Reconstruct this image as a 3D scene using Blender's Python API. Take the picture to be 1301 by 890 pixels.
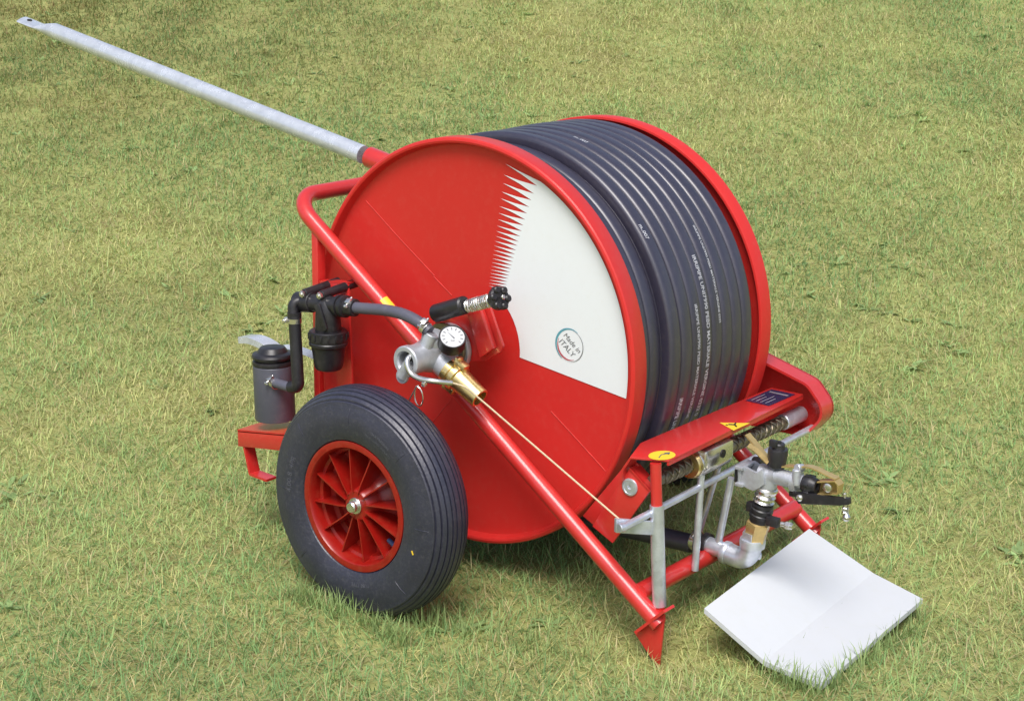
import bpy, bmesh, math, random
import numpy as np
from mathutils import Vector, Matrix
rnd = random.Random(7)
R_ = math.radians
for o in list(bpy.data.objects): bpy.data.objects.remove(o)
scene = bpy.context.scene
COL = scene.collection

# ------------------------------------------------------------------ camera
CAM = Vector((1.8954, -2.2692, 1.2474))
FPX = 2110.2
def _basis(yaw, pit, roll):
    F = Vector((math.sin(yaw)*math.cos(pit), math.cos(yaw)*math.cos(pit), -math.sin(pit)))
    r = Vector((math.cos(yaw), -math.sin(yaw), 0)); u = r.cross(F)
    return F, math.cos(roll)*r + math.sin(roll)*u, -math.sin(roll)*r + math.cos(roll)*u
CF, CR, CU = _basis(-0.6654, 0.2627, 0.0153)
cd = bpy.data.cameras.new('camera'); cam = bpy.data.objects.new('camera', cd); COL.objects.link(cam)
cam.matrix_world = Matrix(((CR.x, CU.x, -CF.x, CAM.x), (CR.y, CU.y, -CF.y, CAM.y), (CR.z, CU.z, -CF.z, CAM.z), (0, 0, 0, 1)))
cd.sensor_width = 36; cd.sensor_fit = 'HORIZONTAL'; cd.lens = FPX/1301*36
cd.clip_start = .05; cd.clip_end = 500
scene.camera = cam
def at(x, y, ax, val):
    """survey a point: where the sight line of photo point (x, y) meets the plane ax = val"""
    d = CF + CR*((x-650.5)/FPX) - CU*((y-445)/FPX)
    i = 'xyz'.index(ax)
    return CAM + d*((val-CAM[i])/d[i])

# ------------------------------------------------------------------ light
SUN_EL, SUN_AZ = R_(58), R_(-60)          # azimuth measured from +X towards +Y
w = bpy.data.worlds.new('World'); scene.world = w; w.use_nodes = True
nt = w.node_tree; nt.nodes.clear()
sky = nt.nodes.new('ShaderNodeTexSky'); sky.sky_type = 'NISHITA'; sky.sun_disc = False
sky.sun_elevation = SUN_EL; sky.sun_rotation = R_(90) - SUN_AZ
sky.air_density = 1.0; sky.dust_density = 3.0; sky.ozone_density = 1.0
bg = nt.nodes.new('ShaderNodeBackground'); bg.inputs[1].default_value = .09
wo = nt.nodes.new('ShaderNodeOutputWorld')
hsv = nt.nodes.new('ShaderNodeHueSaturation'); hsv.inputs['Saturation'].default_value = .8      # thin high cloud
nt.links.new(sky.outputs[0], hsv.inputs['Color']); nt.links.new(hsv.outputs[0], bg.inputs[0]); nt.links.new(bg.outputs[0], wo.inputs[0])
sl = bpy.data.lights.new('sun', 'SUN'); sl.energy = 1.5; sl.angle = R_(30); sl.color = (1, .975, .955)
sun = bpy.data.objects.new('sun', sl); COL.objects.link(sun)
sd = Vector((math.cos(SUN_EL)*math.cos(SUN_AZ), math.cos(SUN_EL)*math.sin(SUN_AZ), math.sin(SUN_EL)))
sun.rotation_euler = sd.to_track_quat('Z', 'Y').to_euler(); sun.location = sd*6
vs = scene.view_settings; scene.display_settings.display_device = 'sRGB'
vs.view_transform = 'Standard'; vs.look = 'None'; vs.exposure = 0.93; vs.gamma = 1; vs.use_curve_mapping = False

# ------------------------------------------------------------------ materials
def mat(name, col, rough=.5, metal=0, coat=0, spec=.5, var=.12, vscale=8, rvar=.1, bump=0, bscale=60, sheen=0, dust=None, stretch=None):
    m = bpy.data.materials.new(name); m.use_nodes = True
    n = m.node_tree.nodes; L = m.node_tree.links; b = n['Principled BSDF']
    b.inputs['Metallic'].default_value = metal; b.inputs['Coat Weight'].default_value = coat
    b.inputs['Coat Roughness'].default_value = .08
    b.inputs['Specular IOR Level'].default_value = spec
    tc = n.new('ShaderNodeTexCoord')
    src = tc.outputs['Object']
    if stretch:
        mp = n.new('ShaderNodeMapping'); mp.inputs['Scale'].default_value = stretch
        L.new(src, mp.inputs[0]); src = mp.outputs[0]
    t = n.new('ShaderNodeTexNoise'); t.inputs['Scale'].default_value = vscale; t.inputs['Detail'].default_value = 8
    t.inputs['Roughness'].default_value = .65
    L.new(src, t.inputs['Vector'])
    r = n.new('ShaderNodeValToRGB'); c = Vector(col[:3])
    r.color_ramp.elements[0].position = .3; r.color_ramp.elements[1].position = .7
    r.color_ramp.elements[0].color = (*(c*(1-var)), 1); r.color_ramp.elements[1].color = (*(c*(1+var)), 1)
    L.new(t.outputs['Fac'], r.inputs[0])
    out = r.outputs[0]
    if dust:
        dcol, damt, dscale = dust
        t2 = n.new('ShaderNodeTexNoise'); t2.inputs['Scale'].default_value = dscale; t2.inputs['Detail'].default_value = 10
        t2.inputs['Roughness'].default_value = .75
        L.new(tc.outputs['Object'], t2.inputs['Vector'])
        r2 = n.new('ShaderNodeMapRange'); r2.inputs['From Min'].default_value = .5; r2.inputs['From Max'].default_value = .75
        r2.inputs['To Max'].default_value = damt
        L.new(t2.outputs['Fac'], r2.inputs[0])
        mx = n.new('ShaderNodeMix'); mx.data_type = 'RGBA'; mx.inputs[7].default_value = (*dcol, 1)
        L.new(r2.outputs[0], mx.inputs[0]); L.new(out, mx.inputs[6]); out = mx.outputs[2]
    L.new(out, b.inputs['Base Color'])
    mr = n.new('ShaderNodeMapRange'); mr.inputs['To Min'].default_value = max(.03, rough-rvar); mr.inputs['To Max'].default_value = rough+rvar
    L.new(t.outputs['Fac'], mr.inputs[0]); L.new(mr.outputs[0], b.inputs['Roughness'])
    if bump:
        t3 = n.new('ShaderNodeTexNoise'); t3.inputs['Scale'].default_value = bscale; t3.inputs['Detail'].default_value = 4
        L.new(tc.outputs['Object'], t3.inputs['Vector'])
        bp = n.new('ShaderNodeBump'); bp.inputs['Strength'].default_value = bump; bp.inputs['Distance'].default_value = .002
        L.new(t3.outputs['Fac'], bp.inputs['Height']); L.new(bp.outputs[0], b.inputs['Normal'])
    return m
M = {}
M['red'] = mat('red_paint', (.58, .026, .023), .36, coat=.55, var=.04, vscale=3, bump=.04, bscale=18, dust=((.5, .22, .16), .14, 60))
M['red_disc'] = mat('red_sheet_paint', (.60, .026, .022), .42, coat=.08, spec=.35, var=.035, vscale=2.5, bump=.05, bscale=9, dust=((.5, .2, .15), .10, 70))
M['red_plastic'] = mat('red_plastic', (.30, .008, .005), .32, coat=.15, var=.1, vscale=12, dust=((.35, .12, .06), .25, 40))
M['white'] = mat('white_film', (.78, .81, .83), .45, var=.015, vscale=4, dust=((.62, .58, .5), .12, 90))
M['dial'] = mat('dial_face', (.55, .56, .57), .4, var=.02)
M['plate'] = mat('white_plate', (.585, .60, .61), .55, var=.03, vscale=3, bump=.05, bscale=40, dust=((.55, .55, .5), .3, 35))
M['galv'] = mat('galvanised_steel', (.66, .69, .76), .36, metal=.7, var=.16, vscale=45, rvar=.12, dust=((.35, .36, .40), .5, 25))
M['galv_pipe'] = mat('galvanised_pipe', (.62, .65, .70), .26, metal=.4, var=.12, vscale=35, rvar=.12, dust=((.24, .27, .36), .45, 42))
M['cast'] = mat('cast_alloy', (.50, .52, .56), .45, metal=.5, var=.14, vscale=40, rvar=.12, bump=.25, bscale=150, dust=((.3, .28, .25), .5, 30))
M['zinc'] = mat('plated_steel', (.72, .70, .66), .24, metal=.95, var=.12, vscale=30)
M['brass'] = mat('brass', (.80, .62, .28), .28, metal=.95, var=.15, vscale=30, dust=((.35, .25, .1), .4, 50))
M['gold'] = mat('yellow_passivated_steel', (.58, .42, .17), .3, metal=.55, var=.18, vscale=40)
M['worm'] = mat('greasy_steel', (.20, .17, .12), .35, metal=.7, var=.35, vscale=60)
M['hose'] = mat('black_polythene_hose', (.029, .026, .047), .37, spec=1.0, var=.2, vscale=5, rvar=.08, bump=.06, bscale=30, dust=((.11, .09, .09), .3, 90), stretch=(1, 6, 1))
M['rubber'] = mat('tyre_rubber', (.025, .025, .046), .42, spec=.8, var=.2, vscale=14, bump=.3, bscale=220, dust=((.16, .15, .16), .30, 130))
M['black'] = mat('black_plastic', (.018, .017, .02), .38, var=.3, vscale=20, dust=((.12, .1, .1), .3, 60))
M['grey'] = mat('grey_plastic', (.095, .095, .125), .45, var=.12, vscale=6, dust=((.2, .19, .19), .3, 50))
M['cord'] = mat('cord', (.62, .50, .33), .8, var=.2, vscale=200)
M['yellow'] = mat('yellow_sticker', (.85, .58, .04), .4, var=.06)
M['teal'] = mat('teal_print', (.10, .33, .40), .5)
M['redink'] = mat('red_print', (.50, .10, .12), .5)
M['greyink'] = mat('grey_print', (.13, .13, .14), .5)
M['blueink'] = mat('blue_sticker', (.018, .024, .065), .22)
M['print'] = mat('white_print', (.50, .50, .54), .6, dust=((.10, .10, .13), .6, 160))
M['print_grey'] = mat('worn_raised_lettering', (.11, .11, .135), .6, dust=((.05, .05, .07), .9, 120))
M['scratch'] = mat('paint_scratch', (.60, .055, .045), .5, var=.3, vscale=50)
M['dark'] = mat('dark_hole', (.012, .01, .01), .6)

# ------------------------------------------------------------------ mesh helpers
class MB:
    def __init__(s): s.bm = bmesh.new()
    def face(s, vs):
        try: return s.bm.faces.new(vs)
        except ValueError: return None
    def tube(s, pts, r, n=14, closed=False, caps=True, radii=None, flat=None):
        pts = [Vector(p) for p in pts]; N = len(pts); rings = []
        def tan(i):
            if closed: return (pts[(i+1) % N]-pts[i-1]).normalized()
            if i == 0: return (pts[1]-pts[0]).normalized()
            if i == N-1: return (pts[-1]-pts[-2]).normalized()
            return ((pts[i+1]-pts[i]).normalized()+(pts[i]-pts[i-1]).normalized()).normalized()
        t = tan(0); a = t.orthogonal().normalized() if flat is None else (Vector(flat)-t*t.dot(Vector(flat))).normalized()
        for i in range(N):
            t2 = tan(i); q = t.rotation_difference(t2); a = (q @ a); a = (a - t2*a.dot(t2)).normalized(); t = t2
            b = t.cross(a); rr = radii[i] if radii else r
            rings.append([s.bm.verts.new(pts[i]+(a*math.cos(2*math.pi*k/n)+b*math.sin(2*math.pi*k/n))*rr) for k in range(n)])
        for i in range(N if closed else N-1):
            A, B = rings[i], rings[(i+1) % N]
            for k in range(n): s.face([A[k], A[(k+1) % n], B[(k+1) % n], B[k]])
        if caps and not closed:
            s.face(rings[0][::-1]); s.face(rings[-1])
        return s
    def cyl(s, p0, p1, r0, r1=None, n=24, bev=.0012):
        p0, p1 = Vector(p0), Vector(p1); L = (p1-p0).length
        r1 = r0 if r1 is None else r1; b = min(bev, L*.3, r0*.3, r1*.3)
        return s.lathe(p0, p1-p0, [(0, 0), (0, r0-b), (b, r0), (L-b, r1), (L, r1-b), (L, 0)], n)
    def lathe(s, o, axis, prof, n=32, closed=False):
        o = Vector(o); z = Vector(axis).normalized(); a = z.orthogonal().normalized(); b = z.cross(a)
        rings = []
        for h, r in prof:
            if r <= 1e-7: rings.append([s.bm.verts.new(o+z*h)])
            else: rings.append([s.bm.verts.new(o+z*h+(a*math.cos(2*math.pi*k/n)+b*math.sin(2*math.pi*k/n))*r) for k in range(n)])
        m = len(rings)
        for i in range(m if closed else m-1):
            A, B = rings[i], rings[(i+1) % m]
            for k in range(n):
                k2 = (k+1) % n
                if len(A) == 1 and len(B) == 1: continue
                if len(A) == 1: s.face([A[0], B[k2], B[k]])
                elif len(B) == 1: s.face([A[k], A[k2], B[0]])
                else: s.face([A[k], A[k2], B[k2], B[k]])
        return s
    def box(s, c, x, y, z, bev=.0015):
        """c centre; x, y, z half-extent vectors"""
        c, x, y, z = map(Vector, (c, x, y, z))
        mt = Matrix(((x.x*2, y.x*2, z.x*2, c.x), (x.y*2, y.y*2, z.y*2, c.y), (x.z*2, y.z*2, z.z*2, c.z), (0, 0, 0, 1)))
        r = bmesh.ops.create_cube(s.bm, size=1, matrix=mt)
        if bev:
            es = list({e for v in r['verts'] for e in v.link_edges})
            bmesh.ops.bevel(s.bm, geom=es, offset=bev, segments=2, affect='EDGES', profile=.5)
        return s
    def prism(s, poly, off, bev=.0012):
        off = Vector(off); poly = [Vector(p) for p in poly]
        A = [s.bm.verts.new(p) for p in poly]; B = [s.bm.verts.new(p+off) for p in poly]; n = len(A)
        fs = [s.face(A[::-1]), s.face(B)]
        for i in range(n): fs.append(s.face([A[i], A[(i+1) % n], B[(i+1) % n], B[i]]))
        if bev:
            es = list({e for f in fs if f for e in f.edges})
            bmesh.ops.bevel(s.bm, geom=es, offset=bev, segments=2, affect='EDGES', profile=.5)
        return s
    def strip(s, path, width, th, bev=.001):
        """a bent flat bar: path of points, width vector, thickness"""
        path = [Vector(p) for p in path]; wv = Vector(width); up = []
        for i in range(len(path)):
            t = (path[min(i+1, len(path)-1)]-path[max(i-1, 0)]).normalized(); up.append(t.cross(wv).normalized()*th)
        rows = [[s.bm.verts.new(q) for q in (p, p+wv, p+wv+n, p+n)] for p, n in zip(path, up)]
        fs = []
        for A, B in zip(rows[:-1], rows[1:]):
            for k in range(4): fs.append(s.face([A[k], A[(k+1) % 4], B[(k+1) % 4], B[k]]))
        fs.append(s.face(rows[0][::-1])); fs.append(s.face(rows[-1]))
        return s
    def poly(s, pts):
        s.face([s.bm.verts.new(Vector(p)) for p in pts]); return s
    def build(s, name, m, parent=None, ang=32, tri=False):
        bm = s.bm
        if tri: bmesh.ops.triangulate(bm, faces=bm.faces[:])
        bmesh.ops.recalc_face_normals(bm, faces=bm.faces[:])
        me = bpy.data.meshes.new(name); bm.to_mesh(me); bm.free()
        me.polygons.foreach_set('use_smooth', [True]*len(me.polygons))
        me.set_sharp_from_angle(angle=R_(ang)); me.materials.append(m)
        o = bpy.data.objects.new(name, me); COL.objects.link(o)
        if parent: o.parent = parent
        return o
def fillet(pts, rad, seg=8):
    pts = [Vector(p) for p in pts]; out = [pts[0]]
    for i in range(1, len(pts)-1):
        a, b, c = pts[i-1], pts[i], pts[i+1]
        u, v = (a-b).normalized(), (c-b).normalized(); th = u.angle(v)
        d = min(rad/math.tan(th/2), (a-b).length*.49, (c-b).length*.49); r = d*math.tan(th/2)
        ce = b+(u+v).normalized()*(r/math.sin(th/2)); p0, p1 = b+u*d, b+v*d
        A, B = p0-ce, p1-ce; an = A.angle(B); 
        for k in range(seg+1):
            t = k/seg; out.append(ce+(A*math.sin((1-t)*an)+B*math.sin(t*an))/math.sin(an))
    out.append(pts[-1]); return out
def spline(pts, seg=8):
    pts = [Vector(p) for p in pts]; P = [pts[0]*2-pts[1]]+pts+[pts[-1]*2-pts[-2]]; out = []
    for i in range(1, len(P)-2):
        for k in range(seg):
            t = k/seg; a, b, c, d = P[i-1:i+3]
            out.append(.5*((2*b)+(c-a)*t+(2*a-5*b+4*c-d)*t*t+(3*b-a-3*c+d)*t**3))
    out.append(pts[-1]); return out
def empty(name, label, cat, loc):
    o = bpy.data.objects.new(name, None); COL.objects.link(o); o.location = loc; o.empty_display_size = .05
    o['label'] = label; o['category'] = cat; return o
X, Y, Z = Vector((1, 0, 0)), Vector((0, 1, 0)), Vector((0, 0, 1))
def V(*a): return Vector(a)

# ------------------------------------------------------------------ ground: a lawn that rises into a gentle bank behind the cart
VD = Vector((CF.x, CF.y)).normalized(); VR = Vector((VD.y, -VD.x))
C2 = Vector((CAM.x, CAM.y))
def gz(x, y):
    s = x*VD.x + y*VD.y
    k = .35
    up = .20*k*np.logaddexp(0, (s-.9)/k) - .20*k*np.logaddexp(0, (s-14)/1.0*1/k)
    bumps = .006*np.sin(x*5.1+1)*np.sin(y*4.3) + .004*np.sin(x*11+y*7)
    return up + bumps + .006 - .022*np.exp(-((x-.49)**2+(y+.05)**2)/.01) + .012*np.exp(-((x+.02)**2/.03+(y+.29)**2/.006)) + .010*np.exp(-((x-.77)**2+(y-.1)**2)/.02)
def ground_mat():
    m = bpy.data.materials.new('lawn_soil_and_thatch'); m.use_nodes = True
    n = m.node_tree.nodes; L = m.node_tree.links; b = n['Principled BSDF']
    g = n.new('ShaderNodeNewGeometry')
    t = n.new('ShaderNodeTexNoise'); t.inputs['Scale'].default_value = 3; t.inputs['Detail'].default_value = 12; t.inputs['Roughness'].default_value = .75
    L.new(g.outputs['Position'], t.inputs['Vector'])
    r = n.new('ShaderNodeValToRGB'); e = r.color_ramp.elements
    e[0].position = .3; e[0].color = (.22, .20, .075, 1); e[1].position = .7; e[1].color = (.36, .37, .135, 1)
    x = e.new(.5); x.color = (.29, .30, .11, 1)
    L.new(t.outputs['Fac'], r.inputs[0]); L.new(r.outputs[0], b.inputs['Base Color']); b.inputs['Roughness'].default_value = .95
    b.inputs['Specular IOR Level'].default_value = .1
    return m
def grid_axis(n, ext, fine): 
    a = np.sinh(np.linspace(-1, 1, n)*fine)/np.sinh(fine)*ext; return a
NG = 261; gx = grid_axis(NG, 150, 7)
XX, YY = np.meshgrid(gx, gx, indexing='ij'); ZZ = gz(XX, YY)
bm = MB(); vs_ = [[bm.bm.verts.new((XX[i, j], YY[i, j], ZZ[i, j])) for j in range(NG)] for i in range(NG)]
for i in range(NG-1):
    for j in range(NG-1): bm.face([vs_[i][j], vs_[i+1][j], vs_[i+1][j+1], vs_[i][j+1]])
lawn = bm.build('lawn_ground', ground_mat()); lawn['kind'] = 'structure'

def blade_mesh(name, m, roots, length, width, lean, azim, curl, cols, seg=3, kind='stuff', leaf=False):
    """numpy: tapered bent blades, one mesh"""
    N = len(roots); S = seg
    d = np.stack([np.cos(azim), np.sin(azim), 0*azim], 1); side = np.stack([-np.sin(azim), np.cos(azim), 0*azim], 1)
    pts = np.zeros((N, S+1, 3)); pts[:, 0] = roots; ang = lean.copy()
    for k in range(S):
        stepv = d*np.sin(ang)[:, None]+np.array([0, 0, 1.])*np.cos(ang)[:, None]
        pts[:, k+1] = pts[:, k]+stepv*(length/S)[:, None]; ang = ang+curl/S
    prof = np.array([.75, 1, .75, 0]) if not leaf else np.array([.25, .8, 1, .7, 0])
    V_ = np.zeros((N, 2*S+1, 3))
    for k in range(S):
        wv = side*(width*prof[k]*.5)[:, None]
        V_[:, 2*k] = pts[:, k]-wv; V_[:, 2*k+1] = pts[:, k]+wv
    V_[:, 2*S] = pts[:, S]
    vper = 2*S+1
    fl = []
    for k in range(S-1): fl += [[2*k, 2*k+1, 2*k+3], [2*k, 2*k+3, 2*k+2]]
    fl += [[2*S-2, 2*S-1, 2*S]]
    fl = np.array(fl); F_ = (fl[None]+(np.arange(N)*vper)[:, None, None]).reshape(-1, 3)
    me = bpy.data.meshes.new(name); nv, nf = N*vper, len(F_)
    me.vertices.add(nv); me.vertices.foreach_set('co', V_.reshape(-1).astype(np.float32))
    me.loops.add(nf*3); me.loops.foreach_set('vertex_index', F_.reshape(-1).astype(np.int32))
    me.polygons.add(nf); me.polygons.foreach_set('loop_start', (np.arange(nf)*3).astype(np.int32))
    me.polygons.foreach_set('use_smooth', np.ones(nf, bool))
    me.update(calc_edges=True)
    at_ = me.color_attributes.new('tint', 'FLOAT_COLOR', 'POINT')
    cc = np.ones((N, vper, 4), np.float32); cc[:, :, :3] = cols[:, None, :]
    at_.data.foreach_set('color', cc.reshape(-1))
    me.materials.append(m); o = bpy.data.objects.new(name, me); COL.objects.link(o); o['kind'] = kind
    return o
def blade_mat(name, trans=.25):
    m = bpy.data.materials.new(name); m.use_nodes = True
    n = m.node_tree.nodes; L = m.node_tree.links; b = n['Principled BSDF']
    a = n.new('ShaderNodeVertexColor'); a.layer_name = 'tint'
    b.inputs['Roughness'].default_value = .6; b.inputs['Specular IOR Level'].default_value = .25
    L.new(a.outputs[0], b.inputs['Base Color'])
    tr = n.new('ShaderNodeBsdfTranslucent'); L.new(a.outputs[0], tr.inputs[0])
    mx = n.new('ShaderNodeMixShader'); mx.inputs[0].default_value = trans
    L.new(b.outputs[0], mx.inputs[1]); L.new(tr.outputs[0], mx.inputs[2])
    L.new(mx.outputs[0], n['Material Output'].inputs[0]); return m
rs = np.random.RandomState(3)
def vnoise(x, y, sc, seed):
    r = np.random.RandomState(seed).rand(256, 256); u, v = x/sc+100, y/sc+100
    i, j = np.floor(u).astype(int), np.floor(v).astype(int); a, b = u-i, v-j; a = a*a*(3-2*a); b = b*b*(3-2*b)
    g = lambda p, q: r[p % 256, q % 256]
    return (g(i, j)*(1-a)+g(i+1, j)*a)*(1-b)+(g(i, j+1)*(1-a)+g(i+1, j+1)*a)*b
def fbm(x, y, sc, seed): return (vnoise(x, y, sc, seed)*.5+vnoise(x, y, sc/2.1, seed+1)*.3+vnoise(x, y, sc/4.3, seed+2)*.2)
def scatter(dens_near, dens_far):
    """points on the lawn, thinning with distance from where one stands"""
    P = []
    for d0 in np.arange(1.9, 10.5, .25):
        hw = .335*(d0+.25)+.45; A = .25*2*hw
        t = (d0-1.9)/8.6; n = int(A*(dens_near*(1-t)**1.6+dens_far*(1-(1-t)**1.6)))
        dd = d0+rs.rand(n)*.25; ll = (rs.rand(n)*2-1)*hw
        P.append(np.stack([C2.x+VD.x*dd+VR.x*ll, C2.y+VD.y*dd+VR.y*ll, dd], 1))
    return np.concatenate(P)
PF, PR, PBL, PBR = np.array((.779, -.022)), np.array((.754, .411)), np.array((.666, -.013)), np.array((.633, .450))
def in_plate(x, y):
    """roots pressed flat under the skid plate"""
    q = [PF, PR, PBR, PBL]; r = np.ones(len(x), bool)
    for a, b in zip(q, q[1:]+q[:1]):
        r &= ((b[0]-a[0])*(y-a[1])-(b[1]-a[1])*(x-a[0])) > .003
    return r
def tufts():
    """longer blades left standing along the plate's edges, the tyre and the spade"""
    X_, Y_ = [], []
    def line(a, b, n, off, pw=1):
        t = rs.rand(n)**pw; X_.extend(a[0]+(b[0]-a[0])*t+off[0]*rs.rand(n)); Y_.extend(a[1]+(b[1]-a[1])*t+off[1]*rs.rand(n))
    line(PF, PR, 190, (.022, 0)); line(PF, PBL, 110, (0, -.022), 1.6)
    line((-.17, -.285), (.13, -.285), 260, (.01, -.035)); line((-.10, -.275), (.14, -.20), 120, (.03, 0))
    line((.06, -.20), (.40, -.12), 140, (.05, -.06))
    return np.array(X_), np.array(Y_)
def grass(name, m, dn, df, ln, wd, lean, cols, straw, patch_seed, thin=None):
    P = scatter(dn, df); x, y, dist = P.T
    if thin is not None:
        keep = rs.rand(len(x)) < thin(x, y); x, y, dist = x[keep], y[keep], dist[keep]
    keep = ~in_plate(x, y); x, y, dist = x[keep], y[keep], dist[keep]
    if name == 'grass':
        ex, ey = tufts(); x, y = np.concatenate([x, ex]), np.concatenate([y, ey]); dist = np.concatenate([dist, 2.9+0*ex]); tall = np.arange(len(x)) >= len(x)-len(ex)
    else: tall = np.zeros(len(x), bool)
    N = len(x); p1 = fbm(x, y, .55, patch_seed); p2 = fbm(x, y, .16, patch_seed+5); p3 = fbm(x, y, 1.8, patch_seed+9)
    L = ln[0]+(ln[1]-ln[0])*rs.rand(N)**1.6; L *= .75+.6*p2
    W = (wd[0]+(wd[1]-wd[0])*rs.rand(N))*(1+.16*(dist-2.5).clip(0))
    le = lean[0]+(lean[1]-lean[0])*rs.rand(N); az = rs.rand(N)*6.283; cu = (rs.rand(N)-.15)*1.7
    cols = np.array(cols); mixv = ((p1-.5)*1.15+(p3-.5)*1.2+.44+(rs.rand(N)-.5)*.7).clip(0, .999)*(len(cols)-1)
    i = mixv.astype(int); fr = (mixv-i)[:, None]; c = cols[i]*(1-fr)+cols[np.minimum(i+1, len(cols)-1)]*fr
    c *= ((.76+.50*rs.rand(N))*(.90+.40*fbm(x, y, .34, patch_seed+21)))[:, None]
    s_ = rs.rand(N) < straw*(.4+1.2*p2); c[s_] = np.array([.56, .49, .25])*(.7+.5*rs.rand(s_.sum()))[:, None]
    bx, by = SHADE; zone = np.exp(-(((x-bx)**2+(y-by)**2)/1.6**2))*(.4+p1); c *= 1-zone[:, None]*np.array([.36, .48, .56])  # cast shade painted into the blade tint: darker and browner around this centre
    L[tall] = .030+.034*rs.rand(tall.sum()); le[tall] = .05+.55*rs.rand(tall.sum()); c[tall] = np.array([.30, .40, .15])*(.7+.6*rs.rand(tall.sum()))[:, None]
    roots = np.stack([x, y, gz(x, y)-.002], 1)
    return blade_mesh(name, m, roots, L, W, le, az, cu, c)
GM = blade_mat('grass_blades', .32)
SHADE = (CAM.x+VD.x*7.6-VR.x*2.1, CAM.y+VD.y*7.6-VR.y*2.1)  # centre of the painted shade on the bank; its caster is not built
GREENS = [(.20, .34, .125), (.305, .44, .16), (.415, .48, .18), (.55, .53, .23)]
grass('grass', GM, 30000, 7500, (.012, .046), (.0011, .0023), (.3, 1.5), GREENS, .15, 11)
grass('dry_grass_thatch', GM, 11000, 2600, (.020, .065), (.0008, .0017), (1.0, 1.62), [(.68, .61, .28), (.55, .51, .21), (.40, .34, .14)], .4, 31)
def broadleaf():
    P = scatter(26, 14); x, y, dist = P.T
    x = x[::1]; keep = fbm(x, y, .7, 77) > .5; x, y = x[keep], y[keep]
    W_ = [at(u, v, 'z', .01) for u, v in ((548, 800), (592, 800), (702, 792), (18, 775), (1090, 300))]
    nb_ = len(W_); x = np.concatenate([x, [p.x for p in W_]]); y = np.concatenate([y, [p.y for p in W_]])
    per = 6; X_ = np.repeat(x, per)+rs.randn(len(x)*per)*.006; Y_ = np.repeat(y, per)+rs.randn(len(x)*per)*.006; N = len(X_)
    sz = np.repeat(.6+.8*rs.rand(len(x)), per); sz[-nb_*per:] *= .95
    base = np.repeat(np.array([[.32, .45, .18]])*(.8+.5*rs.rand(len(x), 1)), per, 0)*(.85+.3*rs.rand(N, 1))
    return blade_mesh('broadleaf_weeds', GM, np.stack([X_, Y_, gz(X_, Y_)], 1), (.022+.022*rs.rand(N))*sz, (.006+.008*rs.rand(N))*sz,
                      1.0+.4*rs.rand(N), rs.rand(N)*6.283, .1+.5*rs.rand(N), base, seg=4, leaf=True)
broadleaf()

# ------------------------------------------------------------------ THE CART
G = .044; TR = .0155
AX = V(0, 0, .4625); DW = .467; RF = .38
cart = empty('hose_reel_cart', 'red irrigation hose reel cart with long galvanised drawbar and black hose on its drum', 'hose reel', (0, 0, 0))

# --- frame
corner = at(371, 250, 'y', -G); foot = V(.480, -G, .060)
def side(y): return [V(foot.x, y, foot.z), V(corner.x, y, corner.z)]
yF = DW+G
fr = MB()
path = [V(foot.x, -G, foot.z), V(corner.x, -G, corner.z), V(corner.x, yF, corner.z), V(foot.x, yF, foot.z)]
fr.tube(fillet(path, .062, 12), TR, 20)
fr.tube([V(.432, -G+.004, .104), V(.432, yF-.004, .104)], .0165, 20)
for y, sg in ((-G, 1), (yF, -1)):
    fr.box((-.326, y, .45), (.0085, 0, 0), (0, .011, 0), (0, 0, .196), .0025)      # rear strut
    fr.box((-.27, y+.004*sg, .27), (.07, 0, 0), (0, .006, 0), (0, 0, .02))
frame = fr.build('frame', M['red'], cart)
# rail under the wheels with the rear shelf, stub axle
for y0, y1, nm in ((-.150, -.070, 'near'), (DW+.070, DW+.150, 'far')):
    b = MB(); fl = y0 if nm == 'near' else y1
    b.strip([V(-.452, y0, .240), V(-.05, y0, .300)], V(0, y1-y0, 0), -.005)
    b.prism([V(-.452, fl, .238), V(-.05, fl, .298), V(-.05, fl, .262), V(-.452, fl, .205)], (0, .006 if nm == 'near' else -.006, 0))
    b.prism([V(-.10, fl, .32), V(.03, fl, .32), V(.03, fl, .19), V(-.10, fl, .19)], (0, .008 if nm == 'near' else -.008, 0))
    b.cyl((-.033, -.25 if nm == 'near' else DW+.25, .2117), (-.033, -.03 if nm == 'near' else DW+.03, .2117), .0125)
    b.box((-.20, -.06 if nm == 'near' else DW+.06, .268), (.14, 0, 0), (0, .018, 0), (0, 0, .016))
    rail = b.build('axle_bracket', M['red'], cart)
    if nm == 'near':
        h = MB()
        h.strip(fillet([V(-.447, -.148, .232), V(-.425, -.148, .150), V(-.375, -.148, .148)], .006, 4), V(0, .026, 0), .005)
        h.build('prop_foot', M['red'], rail)
# --- drawbar
d0 = V(-.37, .233, corner.z+.026); d1 = at(28, 23, 'y', .233)
dv = (d1-d0).normalized(); L = (d1-d0).length; sd_ = dv.cross(Z).normalized(); un = sd_.cross(dv)
b = MB(); n = 24; rings = []
hs = [.10, .3, .5, .8, L-.13, L-.10, L-.08, L-.065, L-.03, L]
b2 = MB()
for i, h in enumerate(hs):
    q = min(1, max(0, (h-(L-.13))/.065)); q = q*q*(3-2*q); rr = .0192
    ring = []
    for k in range(n):
        a = 2*math.pi*k/n; sx = math.cos(a)*rr*(1+.42*q); sz = math.sin(a)*rr*(1-.74*q)
        cut = .016*math.cos(a) if i == len(hs)-1 else 0
        ring.append(b.bm.verts.new(d0+dv*(h+cut)+sd_*sx+un*(sz-.004*q)))
    rings.append(ring)
for A, B in zip(rings[:-1], rings[1:]):
    for k in range(n): b.face([A[k], A[(k+1) % n], B[(k+1) % n], B[k]])
b.face(rings[0][::-1]); b.face(rings[-1])
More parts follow.
